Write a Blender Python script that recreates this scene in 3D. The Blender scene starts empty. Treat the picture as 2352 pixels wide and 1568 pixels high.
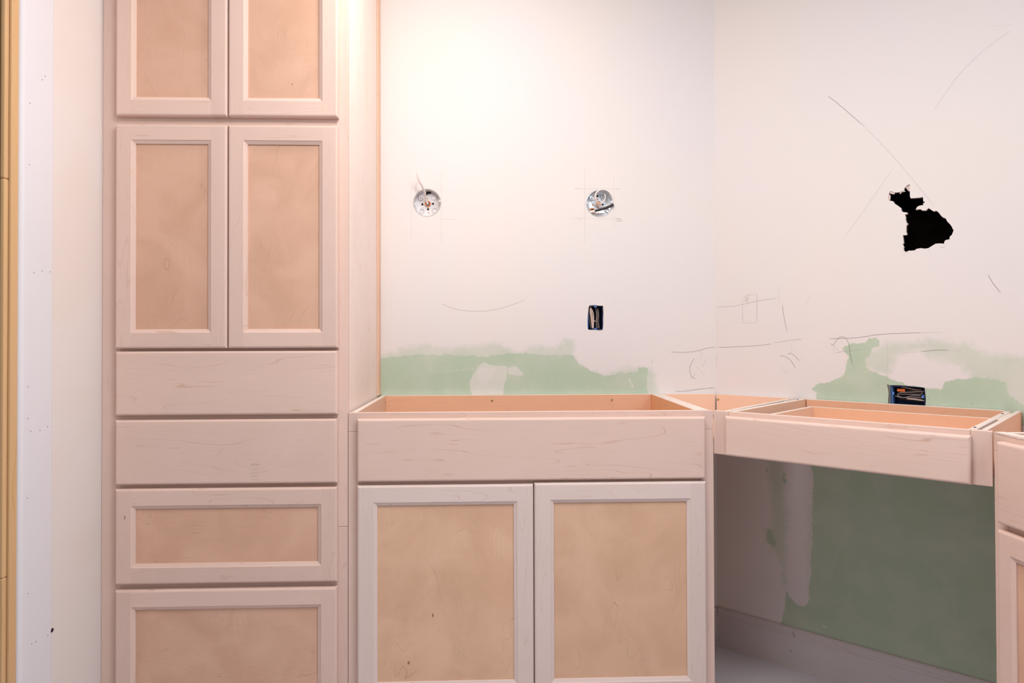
import bpy, bmesh, math, random
import numpy as np
from mathutils import Vector, Matrix
from mathutils.geometry import delaunay_2d_cdt
random.seed(7)
S = bpy.context.scene
COL = S.collection
H = .895                      # height of the cabinet tops above the floor
D = .533                      # cabinet depth
T = .019                      # door and frame thickness
# ------------------------------------------------------------------ camera, world, lights, exposure
cam = bpy.data.cameras.new('camera'); co = bpy.data.objects.new('camera', cam); COL.objects.link(co)
rt = Vector((.999459, -.03275, -.00289)); up = Vector((.002555, -.010282, .999944)); fw = Vector((.032778, .999411, .010193))
co.matrix_world = Matrix(((rt.x, up.x, -fw.x, .3881), (rt.y, up.y, -fw.y, -2.35272), (rt.z, up.z, -fw.z, .21103+H), (0, 0, 0, 1)))
cam.sensor_width = 36; cam.lens = 1518.6*36/2352; cam.shift_y = (753.77-784)/2352
cam.clip_start = .02
S.camera = co
W = bpy.data.worlds.new('world'); S.world = W; W.use_nodes = True
W.node_tree.nodes['Background'].inputs[0].default_value = (1, .95, .88, 1)
W.node_tree.nodes['Background'].inputs[1].default_value = .17
def light(kind, name, loc, energy, color, size=None, rot=None, size_y=None):
    l = bpy.data.lights.new(name, kind); l.energy = energy; l.color = color
    if kind == 'AREA':
        l.shape = 'RECTANGLE'; l.size = size; l.size_y = size_y or size
    elif size: l.shadow_soft_size = size
    o = bpy.data.objects.new(name, l); COL.objects.link(o); o.location = loc
    if rot: o.rotation_euler = rot
    return o
light('POINT', 'work_bulb_light', (.30, -.74, H+1.34), 9.2, (1, .87, .79), .05)
light('AREA', 'ceiling_light', (.5, -1.55, 2.42), 30, (1, .93, .905), 1.1, (0, 0, 0), .6)
light('AREA', 'daylight_from_side_window', (1.97, -2.25, 2.02), 26, (.72, .86, 1), 1.0, (math.radians(72), 0, math.radians(68)), .6)
S.view_settings.view_transform = 'Standard'; S.view_settings.look = 'None'
S.view_settings.gamma = 1; S.view_settings.use_curve_mapping = False
S.view_settings.exposure = -.05
# ------------------------------------------------------------------ node helpers
class NT:
    def __init__(s, name, rough=.6, spec=.3):
        s.m = bpy.data.materials.new(name); s.m.use_nodes = True; s.t = s.m.node_tree
        s.b = s.t.nodes['Principled BSDF']; s.b.inputs['Roughness'].default_value = rough
        s.b.inputs['Specular IOR Level'].default_value = spec
    def n(s, typ, ins=None, **kw):
        x = s.t.nodes.new(typ)
        for k, v in kw.items(): setattr(x, k, v)
        for k, v in (ins or {}).items(): s.set(x.inputs[k], v)
        return x
    def set(s, sock, v):
        if isinstance(v, bpy.types.NodeSocket): s.t.links.new(v, sock)
        elif isinstance(v, bpy.types.Node): s.t.links.new(v.outputs[0], sock)
        else: sock.default_value = v
    def math(s, op, a, b=None, c=None, clamp=False):
        x = s.t.nodes.new('ShaderNodeMath'); x.operation = op; x.use_clamp = clamp
        for i, v in enumerate((a, b, c)):
            if v is not None: s.set(x.inputs[i], v)
        return x.outputs[0]
    def mix(s, f, a, b, mode='MIX'):
        x = s.t.nodes.new('ShaderNodeMix'); x.data_type = 'RGBA'; x.blend_type = mode
        s.set(x.inputs[0], f); s.set(x.inputs[6], a); s.set(x.inputs[7], b)
        return x.outputs[2]
    def vmul(s, v, xyz):
        x = s.t.nodes.new('ShaderNodeVectorMath'); x.operation = 'MULTIPLY'; s.set(x.inputs[0], v); x.inputs[1].default_value = xyz
        return x.outputs[0]
    def vadd(s, a, b):
        x = s.t.nodes.new('ShaderNodeVectorMath'); x.operation = 'ADD'; s.set(x.inputs[0], a); s.set(x.inputs[1], b)
        return x.outputs[0]
    def noise(s, vec, scale, detail=3, rough=.55, dist=0):
        return s.n('ShaderNodeTexNoise', {'Vector': vec, 'Scale': scale, 'Detail': detail, 'Roughness': rough, 'Distortion': dist}).outputs[0]
    def ramp(s, f, lo, hi):
        x = s.n('ShaderNodeMapRange', {'Value': f, 'From Min': lo, 'From Max': hi}, interpolation_type='SMOOTHSTEP')
        return x.outputs[0]
    def bump(s, h, strength, dist=.001):
        x = s.n('ShaderNodeBump', {'Height': h, 'Strength': strength, 'Distance': dist}); s.t.links.new(x.outputs[0], s.b.inputs['Normal'])
    def col(s, c): s.set(s.b.inputs['Base Color'], c)
def c4(c): return (*c, 1)
def plain(name, c, rough=.6, metal=0, spec=.3):
    n = NT(name, rough, spec); n.b.inputs['Metallic'].default_value = metal
    co_ = n.n('ShaderNodeTexCoord').outputs['Object']
    f = n.noise(co_, 60, 2)
    n.col(n.mix(f, c4([x*.92 for x in c]), c4([min(1, x*1.07) for x in c])))
    return n.m
def wood(name, axis, base, dark, line=.35, flecks=.25, swirl=0, tone=.06, rough=.62, lines_n=26):
    """bare wood: grain runs along axis; every board gets its own stretch of grain and its own tone"""
    n = NT(name, rough, .25)
    tc = n.n('ShaderNodeTexCoord').outputs['Object']
    rnd = n.n('ShaderNodeObjectInfo').outputs['Random']
    off = n.n('ShaderNodeCombineXYZ', {0: n.math('MULTIPLY', rnd, 37.), 1: n.math('MULTIPLY', rnd, 11.), 2: n.math('MULTIPLY', rnd, 53.)}).outputs[0]
    p = n.vadd(tc, off)
    st = [1., 1., 1.]; st['xyz'.index(axis)] = .12
    g = n.vmul(p, tuple(st))
    if swirl:
        g = n.vmul(p, tuple(.45 if s < 1 else 1. for s in st))
    low = n.noise(g, 6.5 if not swirl else 5, 3, .45, .6 if swirl else .35)
    # growth-ring lines: thin darker contours of a slow field
    band = n.math('FRACT', n.math('MULTIPLY', low, float(lines_n)))
    tri = n.math('ABSOLUTE', n.math('SUBTRACT', band, .5))
    lines = n.math('SUBTRACT', 1., n.ramp(tri, .0, .045))
    brk = n.ramp(n.noise(n.vmul(p, tuple(.3 if s < 1 else 1.5 for s in st)), 14, 2), .46, .62)
    lines = n.math('MULTIPLY', lines, brk)
    fine = n.noise(n.vmul(p, tuple(.05 if s < 1 else 1. for s in st)), 420, 2, .6)
    fl = n.ramp(n.noise(n.vmul(p, tuple(.10 if s < 1 else 1. for s in st)), 95, 2, .6), .645, .73)
    c = n.mix(n.ramp(low, .25, .75), c4(base), c4([b*.93 for b in base]))
    mot = n.ramp(n.noise(p, 7 if swirl else 3.5, 3, .55, .8), .3, .72)
    wht = n.mix(.55, c4(base), c4((base[0]*1.02, base[1]*1.03, base[2]*1.10)))
    c = n.mix(n.math('MULTIPLY', mot, .5 + .35*bool(swirl)), c, wht if not swirl else c4([b*x for b, x in zip(base, (1.10, 1.15, 1.20))]))
    c = n.mix(n.math('MULTIPLY', lines, line), c, c4(dark))
    c = n.mix(n.math('MULTIPLY', fl, flecks), c, c4(dark))
    v = n.math('ADD', n.math('ADD', 1 - tone/2 - .035, n.math('MULTIPLY', rnd, tone)), n.math('MULTIPLY', fine, .07))
    hsv = n.n('ShaderNodeHueSaturation', {'Color': c, 'Value': v})
    n.col(hsv.outputs[0])
    n.bump(fine, .12, .0006)
    return n.m
MAPLE = (.740, .552, .468); MDARK = (.52, .31, .20)
VENEER = (.655, .402, .280); VDARK = (.50, .31, .20)
M = {}
M['maple_x'] = wood('maple_along_x', 'x', MAPLE, MDARK, .58, .36)
M['maple_z'] = wood('maple_along_z', 'z', MAPLE, MDARK, .30, .15)
M['maple_y'] = wood('maple_along_y', 'y', MAPLE, MDARK, .30, .15)
M['edge'] = wood('plywood_edge', 'y', (.80, .69, .61), MDARK, .15, .1)
M['veneer'] = wood('birch_veneer', 'z', VENEER, VDARK, .55, .12, 1, lines_n=26)
M['veneer_x'] = wood('birch_veneer_along_x', 'x', VENEER, VDARK, .6, .15, 1, lines_n=26)
M['inside_x'] = wood('cabinet_inside_along_x', 'x', (.84, .49, .31), (.50, .26, .15), .3, .1)
M['cleat'] = wood('peach_cleat', 'x', (.90, .62, .46), (.60, .36, .24), .25, .1)
M['vanity_x'] = wood('vanity_maple_along_x', 'x', (.750, .618, .560), MDARK, .42, .38)
M['vanity_z'] = wood('vanity_maple_along_z', 'z', (.750, .618, .560), MDARK, .30, .15)
M['vanity_panel'] = wood('vanity_veneer', 'z', (.705, .445, .295), VDARK, .60, .12, 1, lines_n=26)
M['inside_v'] = wood('cabinet_inside_bounce_orange', 'y', (.95, .50, .26), (.50, .28, .17), .3, .1)  # orange bounced light put into the colour of the vanity's right side panel
M['inside_y'] = wood('cabinet_inside_along_y', 'y', (.82, .55, .40), (.50, .28, .17), .3, .1)
M['side_z'] = wood('pine_side_panel', 'z', (.88, .755, .67), (.60, .36, .24), .55, .30, lines_n=30)
M['pine'] = wood('knotty_pine', 'z', (.44, .265, .115), (.28, .14, .05), .4, .2, tone=.24)
M['pine_edge'] = wood('pine_edge', 'z', (.66, .42, .21), (.50, .28, .09), .5, .3, tone=.1)
def drywall():
    n = NT('joint_compound_over_green_board', .75, .2)
    tc = n.n('ShaderNodeTexCoord').outputs['Object']
    def att(a): return n.n('ShaderNodeAttribute', attribute_name=a).outputs['Fac']
    n1 = n.math('SUBTRACT', n.noise(tc, 45, 5, .65), .5); n2 = n.math('SUBTRACT', n.noise(tc, 14, 4, .6), .5)
    n3 = n.math('SUBTRACT', n.noise(tc, 160, 4, .7), .5)
    wob = n.math('ADD', n.math('MULTIPLY', n1, .022), n.math('ADD', n.math('MULTIPLY', n2, .018), n.math('MULTIPLY', n3, .012)))
    g1 = n.ramp(n.math('ADD', att('green'), wob), -.0015, .0025)
    g2 = n.ramp(n.math('ADD', att('thin_green'), n.math('MULTIPLY', wob, 1.8)), -.012, .022)
    m1 = n.ramp(n.math('ADD', att('mud'), n.math('MULTIPLY', wob, .4)), -.0012, .002)
    m2 = n.ramp(n.math('ADD', att('thick_mud'), n.math('MULTIPLY', wob, .5)), -.002, .004)
    soft = n.noise(tc, 9, 4, .6)
    mud = n.mix(n.ramp(n.noise(tc, 1.6, 3, .5), .35, .7), c4((.795, .765, .765)), c4((.815, .775, .745)))
    grn = n.mix(soft, c4((.50, .62, .46)), c4((.47, .60, .47)))
    cover = n.math('MAXIMUM', g1, n.math('MULTIPLY', g2, n.math('ADD', .32, n.math('MULTIPLY', soft, .5))))
    cover = n.math('MULTIPLY', cover, n.math('ADD', .80, n.math('MULTIPLY', n.ramp(soft, .3, .65), .2)))
    cover = n.math('MULTIPLY', cover, n.math('SUBTRACT', 1., n.math('MULTIPLY', m1, .58)))
    cover = n.math('MULTIPLY', cover, n.math('SUBTRACT', 1., n.math('MULTIPLY', m2, .45)))
    n.col(n.mix(cover, mud, grn))
    n.bump(n.math('ADD', n.noise(tc, 30, 4, .6), n.math('MULTIPLY', cover, -.6)), .06, .002)
    return n.m
M['drywall'] = drywall()
def wallpaint(name, a, b):
    n = NT(name, .75, .2); tc = n.n('ShaderNodeTexCoord').outputs['Object']
    n.col(n.mix(n.ramp(n.noise(n.vmul(tc, (1, 1, 1.6)), 2.2, 3, .5, .4), .42, .58), c4(a), c4(b))); n.bump(n.noise(tc, 40, 3), .05, .002)
    return n.m
M['left_wall'] = wallpaint('smoothed_wall', (.735, .665, .620), (.74, .685, .655))
M['bead'] = wallpaint('white_corner_compound', (.71, .70, .73), (.72, .71, .74))
M['plain_wall'] = wallpaint('plain_wall', (.79, .76, .75), (.80, .77, .75))
M['ceiling'] = wallpaint('ceiling_white', (.82, .80, .79), (.83, .81, .80))
M['floor'] = wallpaint('grey_floor_paper', (.60, .60, .67), (.63, .63, .69))
M['base'] = wood('primed_baseboard', 'x', (.66, .62, .63), (.45, .40, .40), .35, .25)
M['pencil'] = plain('pencil', (.24, .21, .22), .8)
M['faint'] = plain('faint_pencil', (.50, .44, .45), .8)
M['trace'] = plain('rubbed_out_pencil', (.64, .59, .59), .8)
M['gypsum'] = plain('torn_gypsum', (.72, .60, .56), .9)
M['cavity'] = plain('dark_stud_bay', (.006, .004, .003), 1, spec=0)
M['galv'] = plain('galvanised_steel', (.72, .76, .80), .28, .75)
M['mudmetal'] = plain('mud_spattered_steel', (.66, .65, .66), .5, .15)
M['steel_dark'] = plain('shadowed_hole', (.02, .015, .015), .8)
M['smudge'] = plain('dust_smudge', (.60, .46, .39), .8)
M['knot'] = plain('knot_in_wood', (.36, .19, .10), .8)
M['copper'] = plain('rusty_clamp', (.62, .27, .12), .5)
M['blue'] = plain('blue_plastic_shaded', (.007, .020, .075), .5)  # shell plastic darkened, the shade inside the boxes put into its colour
M['bluelit'] = plain('blue_plastic_lit', (.14, .32, .74), .4)  # same plastic lightened, with the light on rims and left wall painted in
M['cable'] = plain('white_cable_sheath', (.84, .77, .73), .45)
M['cream'] = plain('cream_wire', (.70, .55, .48), .5)
M['greywire'] = plain('grey_wire', (.22, .18, .17), .5)
M['blackwire'] = plain('black_wire', (.035, .03, .03), .35)
M['orange'] = plain('orange_wire_nut', (.70, .17, .04), .5)
M['brass'] = plain('brass_screw', (.55, .42, .18), .35, .8)
M['hole'] = plain('nail_mark', (.30, .22, .20), .8)
M['darkhole'] = plain('dark_hole', (.03, .02, .03), .8)
# ------------------------------------------------------------------ mesh helpers
def link(name, me, mat, parent=None, smooth=False):
    o = bpy.data.objects.new(name, me); COL.objects.link(o)
    for m in (mat if isinstance(mat, (list, tuple)) else [mat]): me.materials.append(m if not isinstance(m, str) else M[m])
    if parent: o.parent = parent
    if smooth: me.polygons.foreach_set('use_smooth', [True]*len(me.polygons))
    return o
def mesh(name, verts, faces, mats=None):
    me = bpy.data.meshes.new(name); me.from_pydata([tuple(v) for v in verts], [], faces); me.update()
    if mats: me.polygons.foreach_set('material_index', mats)
    return me
def empty(name, loc, rz=0, **props):
    o = bpy.data.objects.new(name, None); COL.objects.link(o); o.location = loc; o.rotation_euler = (0, 0, rz); o.empty_display_size = .1
    for k, v in props.items(): o[k] = v
    return o
def tag(o, **p):
    for k, v in p.items(): o[k] = v
    return o
def bevel(me, w, seg=2):
    bm = bmesh.new(); bm.from_mesh(me)
    bmesh.ops.recalc_face_normals(bm, faces=bm.faces)
    bmesh.ops.bevel(bm, geom=list(bm.edges), offset=w, segments=seg, affect='EDGES', profile=.6)
    bm.to_mesh(me); bm.free()
def box(name, x0, x1, y0, y1, z0, z1, mat, parent=None, bev=.0008, seg=1):
    v = [(x, y, z) for x in (x0, x1) for y in (y0, y1) for z in (z0, z1)]
    f = [(0, 1, 3, 2), (4, 6, 7, 5), (0, 4, 5, 1), (2, 3, 7, 6), (0, 2, 6, 4), (1, 5, 7, 3)]
    me = mesh(name, v, f)
    if bev: bevel(me, bev, seg)
    return link(name, me, mat, parent)
def prism(name, foot, z0, z1, mat, parent=None, bev=.0006):
    n = len(foot); v = [(x, y, z0) for x, y in foot] + [(x, y, z1) for x, y in foot]
    f = [tuple(range(n))[::-1], tuple(range(n, 2*n))] + [(i, (i+1) % n, (i+1) % n+n, i+n) for i in range(n)]
    me = mesh(name, v, f)
    if bev: bevel(me, bev, 1)
    return link(name, me, mat, parent)
def tube(name, pts, r, mat, parent=None, sides=8, flat=1.):
    """round wire through smoothed points"""
    P = [Vector(p) for p in pts]; Q = []
    for i in range(len(P)-1):
        a, b, c, d = P[max(i-1, 0)], P[i], P[i+1], P[min(i+2, len(P)-1)]
        for k in range(6):
            t = k/6; Q.append(.5*((2*b)+(c-a)*t+(2*a-5*b+4*c-d)*t*t+(3*b-a-3*c+d)*t**3))
    Q.append(P[-1]); V = []; F = []; nrm = None
    for i, q in enumerate(Q):
        tg = (Q[min(i+1, len(Q)-1)]-Q[max(i-1, 0)]).normalized()
        if nrm is None:
            nrm = tg.cross(Vector((.3, .9, .2))).normalized()
        nrm = (nrm - tg*nrm.dot(tg)).normalized(); bn = tg.cross(nrm)
        for k in range(sides):
            a = 2*math.pi*k/sides; V.append(q + nrm*math.cos(a)*r + bn*math.sin(a)*r*flat)
    for i in range(len(Q)-1):
        for k in range(sides):
            F.append((i*sides+k, i*sides+(k+1) % sides, (i+1)*sides+(k+1) % sides, (i+1)*sides+k))
    F.append(tuple(range(sides))[::-1]); F.append(tuple(range((len(Q)-1)*sides, len(Q)*sides)))
    return link(name, mesh(name, V, F), mat, parent, True)
def lathe(name, prof, cx, cz, mat, parent=None, seg=32, y0=0., smooth=True):
    """profile of (radius, y) spun about a line along y through (cx, cz)"""
    V = []; F = []
    for r, y in prof:
        for k in range(seg):
            a = 2*math.pi*k/seg; V.append((cx+r*math.cos(a), y0+y, cz+r*math.sin(a)))
    for i in range(len(prof)-1):
        for k in range(seg): F.append((i*seg+k, i*seg+(k+1) % seg, (i+1)*seg+(k+1) % seg, (i+1)*seg+k))
    if prof[-1][0] < .03 and prof[-1][0] > 0: F.append(tuple(range((len(prof)-1)*seg, len(prof)*seg)))
    return link(name, mesh(name, V, F), mat, parent, smooth)
ROUND = [(0., 0.)] + [((1-math.cos(a))*.0062, .019-.0062+math.sin(a)*.0062) for a in [math.pi/2*i/4 for i in range(5)]]
def slab(name, x0, x1, z0, z1, mat, parent, yb=0.):
    """drawer front: flat board with rounded edges; back at yb, front toward -y"""
    V = []; F = []
    for t, d in ROUND:
        V += [(x0+t, yb-d, z0+t), (x1-t, yb-d, z0+t), (x1-t, yb-d, z1-t), (x0+t, yb-d, z1-t)]
    for i in range(len(ROUND)-1):
        for k in range(4): F.append((4*i+k, 4*i+(k+1) % 4, 4*i+4+(k+1) % 4, 4*i+4+k))
    m = 4*(len(ROUND)-1); F.append((m, m+1, m+2, m+3)); F.append((3, 2, 1, 0))
    me = mesh(name, V, F)
    return link(name, me, mat, parent)
def piece(name, P, Ls, sw, other, rail, mat, parent):
    """one stile or rail with rounded outer edge, mitred inner bevel. P(s,t,d)->point, Ls length, sw own width, other = width of the crossing members"""
    b, dd, step = .0095, .0055, .0035
    V = []; F = []
    def quad(*q):
        i = len(V); V.extend(P(*x) for x in q); F.append((i, i+1, i+2, i+3))
    R_ = ROUND; s0, s1 = (other, Ls-other) if rail else (0, Ls); e = R_[-1][0]; TT = R_[-1][1]
    for (t0, d0), (t1, d1) in zip(R_, R_[1:]):
        a0, a1 = (0, 0) if rail else (t0, t1)
        quad((s0+a0, t0, d0), (s1-a0, t0, d0), (s1-a1, t1, d1), (s0+a1, t1, d1))
        if not rail:
            quad((s0+t0, sw, d0), (s0+t0, t0, d0), (s0+t1, t1, d1), (s0+t1, sw, d1))
            quad((s1-t0, t0, d0), (s1-t0, sw, d0), (s1-t1, sw, d1), (s1-t1, t1, d1))
    a = 0 if rail else e
    quad((s0+a, e, TT), (s1-a, e, TT), (s1-a, sw, TT), (s0+a, sw, TT))
    i0, i1 = other, Ls-other
    k = b*.14
    quad((i0, sw, TT), (i1, sw, TT), (i1-k, sw+k, TT-dd*.30), (i0+k, sw+k, TT-dd*.30))
    quad((i0+k, sw+k, TT-dd*.30), (i1-k, sw+k, TT-dd*.30), (i1-b, sw+b, TT-dd), (i0+b, sw+b, TT-dd))
    quad((i0+b, sw+b, TT-dd), (i1-b, sw+b, TT-dd), (i1-b, sw+b, TT-dd-step-.001), (i0+b, sw+b, TT-dd-step-.001))
    quad((s0, 0, 0), (s0, sw, 0), (s1, sw, 0), (s1, 0, 0))
    me = mesh(name, V, F)
    bm = bmesh.new(); bm.from_mesh(me); bmesh.ops.remove_doubles(bm, verts=bm.verts, dist=1e-6); bmesh.ops.recalc_face_normals(bm, faces=bm.faces); bm.to_mesh(me); bm.free()
    return link(name, me, mat, parent)
def door(name, x0, x1, z0, z1, sw, rw, parent, yb=0., pmat='veneer', wd='maple'):
    """frame and flat panel door; the panel is the door's own mesh, stiles and rails its children"""
    w, h = x1-x0, z1-z0
    o = box(name, x0+sw+.004, x1-sw-.004, yb-.0100, yb-.004, z0+rw+.004, z1-rw-.004, pmat, parent, bev=0)
    piece('stile', lambda s, t, d: (x0+t, yb-d, z0+s), h, sw, rw, False, wd+'_z', o)
    piece('stile', lambda s, t, d: (x1-t, yb-d, z0+s), h, sw, rw, False, wd+'_z', o)
    piece('rail', lambda s, t, d: (x0+s, yb-d, z0+t), w, rw, sw, True, wd+'_x', o)
    piece('rail', lambda s, t, d: (x0+s, yb-d, z1-t), w, rw, sw, True, wd+'_x', o)
    return o
def disc(name, x, z, r, y, mat, parent, depth=.0015, squash=1.):
    seg = 14
    V = [(x+r*math.cos(2*math.pi*k/seg), y, z+r*squash*math.sin(2*math.pi*k/seg)) for k in range(seg)]
    V += [(a, y-depth, c) for a, b, c in V]
    F = [tuple(range(seg, 2*seg))] + [(k, (k+1) % seg, (k+1) % seg+seg, k+seg) for k in range(seg)]
    return link(name, mesh(name, V, F), mat, parent)
def screw(x, y, z, parent, r=.0042):
    o = lathe('screw', [(r, .0005), (r, -.0008), (r*.8, -.0018), (r*.35, -.0022), (r*.3, -.0010)], x, z, 'brass', parent, 14, y)
    return o
# ------------------------------------------------------------------ walls
def sdf(pts, polys):
    """signed distance to a set of outlines, metres, positive inside"""
    best = np.full(len(pts), -1.)
    for poly in polys:
        q = np.array(poly); n = len(q); d = np.full(len(pts), 9.); ins = np.zeros(len(pts), bool)
        for i in range(n):
            a, b = q[i], q[(i+1) % n]; ab = b-a; L = max(ab@ab, 1e-12)
            t = np.clip(((pts-a)@ab)/L, 0, 1); d = np.minimum(d, np.hypot(*(pts-a-t[:, None]*ab).T))
            if abs(b[1]-a[1]) > 1e-9:
                ins ^= ((a[1] > pts[:, 1]) != (b[1] > pts[:, 1])) & (pts[:, 0] < (b[0]-a[0])*(pts[:, 1]-a[1])/(b[1]-a[1])+a[0])
        best = np.maximum(best, np.where(ins, d, -d))
    return np.clip(best, -.08, .08)
def wall(name, x0, x1, z1, holes, fine, layers, thick=.0127):
    """drywall sheet in its local x-z plane (room side toward -y) with real cut-outs; fine = (x0,x1,z0,z1,step) areas that carry patches"""
    pts = set()
    xs = np.linspace(x0, x1, 12); zs = np.linspace(0, z1, 16)
    for x in xs:
        for z in zs: pts.add((round(float(x), 4), round(float(z), 4)))
    for a, b, c, d, st in fine:
        pts = {p_ for p_ in pts if not (a-.02 < p_[0] < b+.02 and c-.02 < p_[1] < d+.02) or p_[0] in (x0, x1)}
        for i in range(int((b-a)/st)+1):
            for j in range(int((d-c)/st)+1):
                pts.add((round(a+i*st, 4), round(c+j*st+(st/2 if i % 2 else 0), 4)))
    P = np.array(sorted(pts))
    for h in holes:
        P = P[np.abs(sdf(P, [h])) > .004]
    P = np.array([q for q in P if not (x0+1e-4 < q[0] < x1-1e-4) or True])
    verts = [Vector(q) for q in P]; edges = []
    for h in holes:
        k = len(verts); verts += [Vector(q) for q in h]; edges += [(k+i, k+(i+1) % len(h)) for i in range(len(h))]
    vo, eo, fo, *_ = delaunay_2d_cdt(verts, edges, [], 0, 1e-6)
    vo = np.array([tuple(v) for v in vo]); fo = [tuple(f) for f in fo]
    cen = np.array([vo[list(f)].mean(0) for f in fo])
    keep = np.ones(len(fo), bool)
    for h in holes: keep &= sdf(cen, [h]) < 0
    fo = [f for f, k in zip(fo, keep) if k]
    cnt = {}
    for f in fo:
        for i in range(3):
            e = (f[i], f[(i+1) % 3]); cnt[e] = 1
    n = len(vo)
    V = [(x, 0., z) for x, z in vo] + [(x, thick, z) for x, z in vo]
    F = list(fo) + [tuple(i+n for i in f[::-1]) for f in fo]; mi = [0]*len(fo) + [1]*len(fo)
    for (a, b) in cnt:
        if (b, a) not in cnt: F.append((b, a, a+n, b+n)); mi.append(1)
    me = mesh(name, V, F, mi)
    al = np.concatenate([vo, vo])
    for an, polys in layers.items():
        at = me.attributes.new(an, 'FLOAT', 'POINT'); at.data.foreach_set('value', (sdf(al, polys) if polys else np.full(len(al), -.08)).astype(np.float32))
    o = link(name, me, ['drywall', 'gypsum']); o['kind'] = 'structure'
    return o
def ribbon(name, lines, w, y, mat, parent):
    """pencil strokes: hair-thin strips lying on the wall"""
    V = []; F = []
    for ln in lines:
        P = [Vector(q) for q in ln]
        if len(P) > 2 and ln[0] != ln[-1]:
            Q = []
            for i in range(len(P)-1):
                a, b, c, d = P[max(i-1, 0)], P[i], P[i+1], P[min(i+2, len(P)-1)]
                for k in range(4):
                    t = k/4; Q.append(.5*((2*b)+(c-a)*t+(2*a-5*b+4*c-d)*t*t+(3*b-a-3*c+d)*t**3))
            P = Q+[P[-1]]
        k0 = len(V)
        for i, q in enumerate(P):
            tg = (P[min(i+1, len(P)-1)]-P[max(i-1, 0)]); tg = tg.normalized() if tg.length > 0 else Vector((1, 0))
            nn = Vector((-tg.y, tg.x)); ww = w*(.35 if i in (0, len(P)-1) else 1.)
            V += [(q.x+nn.x*ww/2, y, q.y+nn.y*ww/2), (q.x-nn.x*ww/2, y, q.y-nn.y*ww/2)]
        for i in range(len(P)-1): F.append((k0+2*i, k0+2*i+1, k0+2*i+3, k0+2*i+2))
    o = link(name, mesh(name, V, F), mat, parent); o['kind'] = 'stuff'
    return o
BW_G1 = [[(-0.0039,1.0273),(0.0669,1.0341),(0.1557,1.0382),(0.2269,1.0397),(0.2893,1.0359),(0.3339,1.0313),(0.3651,1.0289),(0.4009,1.0377),(0.4592,1.0415),(0.5354,1.0404),(0.6028,1.037),(0.6479,1.0368),(0.6862,1.0366),(0.6929,1.0164),(0.7108,0.9984),(0.7289,0.9893),(0.7559,0.9734),(0.7965,0.9598),(0.8282,0.9664),(0.8554,0.973),(0.878,0.9706),(0.9143,0.9749),(0.9235,0.9884),(0.9507,0.9883),(0.9482,0.9387),(0.9525,0.8937),(0.9521,0.8037),(-0.0041,0.8104)]]
BW_G2 = [[(-0.0039,1.0371),(0.0891,1.0679),(0.1646,1.0766),(0.2269,1.0638),(0.2626,1.0673),(0.3787,1.0781),(0.4234,1.0793),(0.4413,1.0667),(0.4906,1.0486),(0.558,1.0708),(0.6119,1.0616),(0.6481,1.0884),(0.6841,1.0928),(0.6931,1.0658),(0.6929,1.0164),(0.7379,0.9848),(0.7965,0.9665),(0.8691,0.9954),(0.9099,0.9885),(0.9643,0.9837),(0.9869,0.9476),(0.9911,0.8935),(0.9907,0.8034),(-0.0041,0.8104)]]
BW_M = [[(0.3136,0.942),(0.3293,0.9688),(0.3427,0.991),(0.3472,0.9999),(0.3651,1.0088),(0.4053,0.9975),(0.4501,0.9973),(0.4455,0.9592),(0.4364,0.928),(0.4318,0.8699),(0.329,0.8705),(0.3158,0.9197)],[(0.4482,0.9682),(0.4501,0.9905),(0.477,0.9971),(0.4948,0.9814),(0.5083,0.9657),(0.5217,0.9642),(0.4903,0.9599)],[(0.1556,0.9732),(0.2268,0.9791),(0.3248,0.9898),(0.3338,0.9857),(0.2267,0.9746)],[(0.878,0.9526),(0.887,0.9517),(0.9005,0.9165),(0.8936,0.9143)],[(0.6048,0.954),(0.6093,0.954),(0.6079,0.936),(0.6043,0.936)]]
BW_M2 = [[(0.3427,0.991),(0.4142,0.9929),(0.3918,0.955),(0.3694,0.9261),(0.3471,0.9419)]]
DW_G1 = [[(0.3232,0.9261),(0.3468,0.9427),(0.3899,0.9554),(0.4209,0.9748),(0.4294,0.9931),(0.4323,1.0142),(0.4379,1.0323),(0.4298,1.0472),(0.4188,1.0606),(0.4299,1.0727),(0.4492,1.0788),(0.4871,1.082),(0.4978,1.0938),(0.511,1.0953),(0.5266,1.0836),(0.5239,1.0705),(0.5081,1.063),(0.5027,1.0424),(0.4867,1.0303),(0.4892,1.0098),(0.4917,0.9951),(0.5336,0.9819),(0.5693,0.966),(0.5893,0.954),(0.6456,0.9468),(0.6905,0.9449),(0.693,0.963),(0.7231,0.9752),(0.7502,0.9791),(0.7703,0.9852),(0.8202,0.9792),(0.8413,0.9697),(0.841,0.9382),(0.8658,0.9215),(0.8862,0.9047),(0.9059,0.855),(0.3458,0.8057),(0.3378,0.9161)],[(0.3194,0.7422),(0.3191,0.6921),(0.3306,0.6353),(0.3254,0.5805),(0.3235,0.4262),(0.3184,0.3212),(0.3138,0.2368),(0.2957,0.2091),(0.2714,0.2111),(0.251,0.2333),(0.2388,0.26),(0.2346,0.2547),(0.2383,0.2003),(0.2233,0.1408),(0.2222,-0.0218),(0.9143,-0.1013),(0.9222,0.8064)],[(0.1743,0.4439),(0.1936,0.4432),(0.2103,0.3948),(0.2017,0.3801),(0.1761,0.4008)],[(0.1757,0.6529),(0.1864,0.6456),(0.182,0.6363),(0.1769,0.64)],[(0.2289,0.6426),(0.2435,0.6445),(0.2432,0.6061),(0.2328,0.6046)]]
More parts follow.
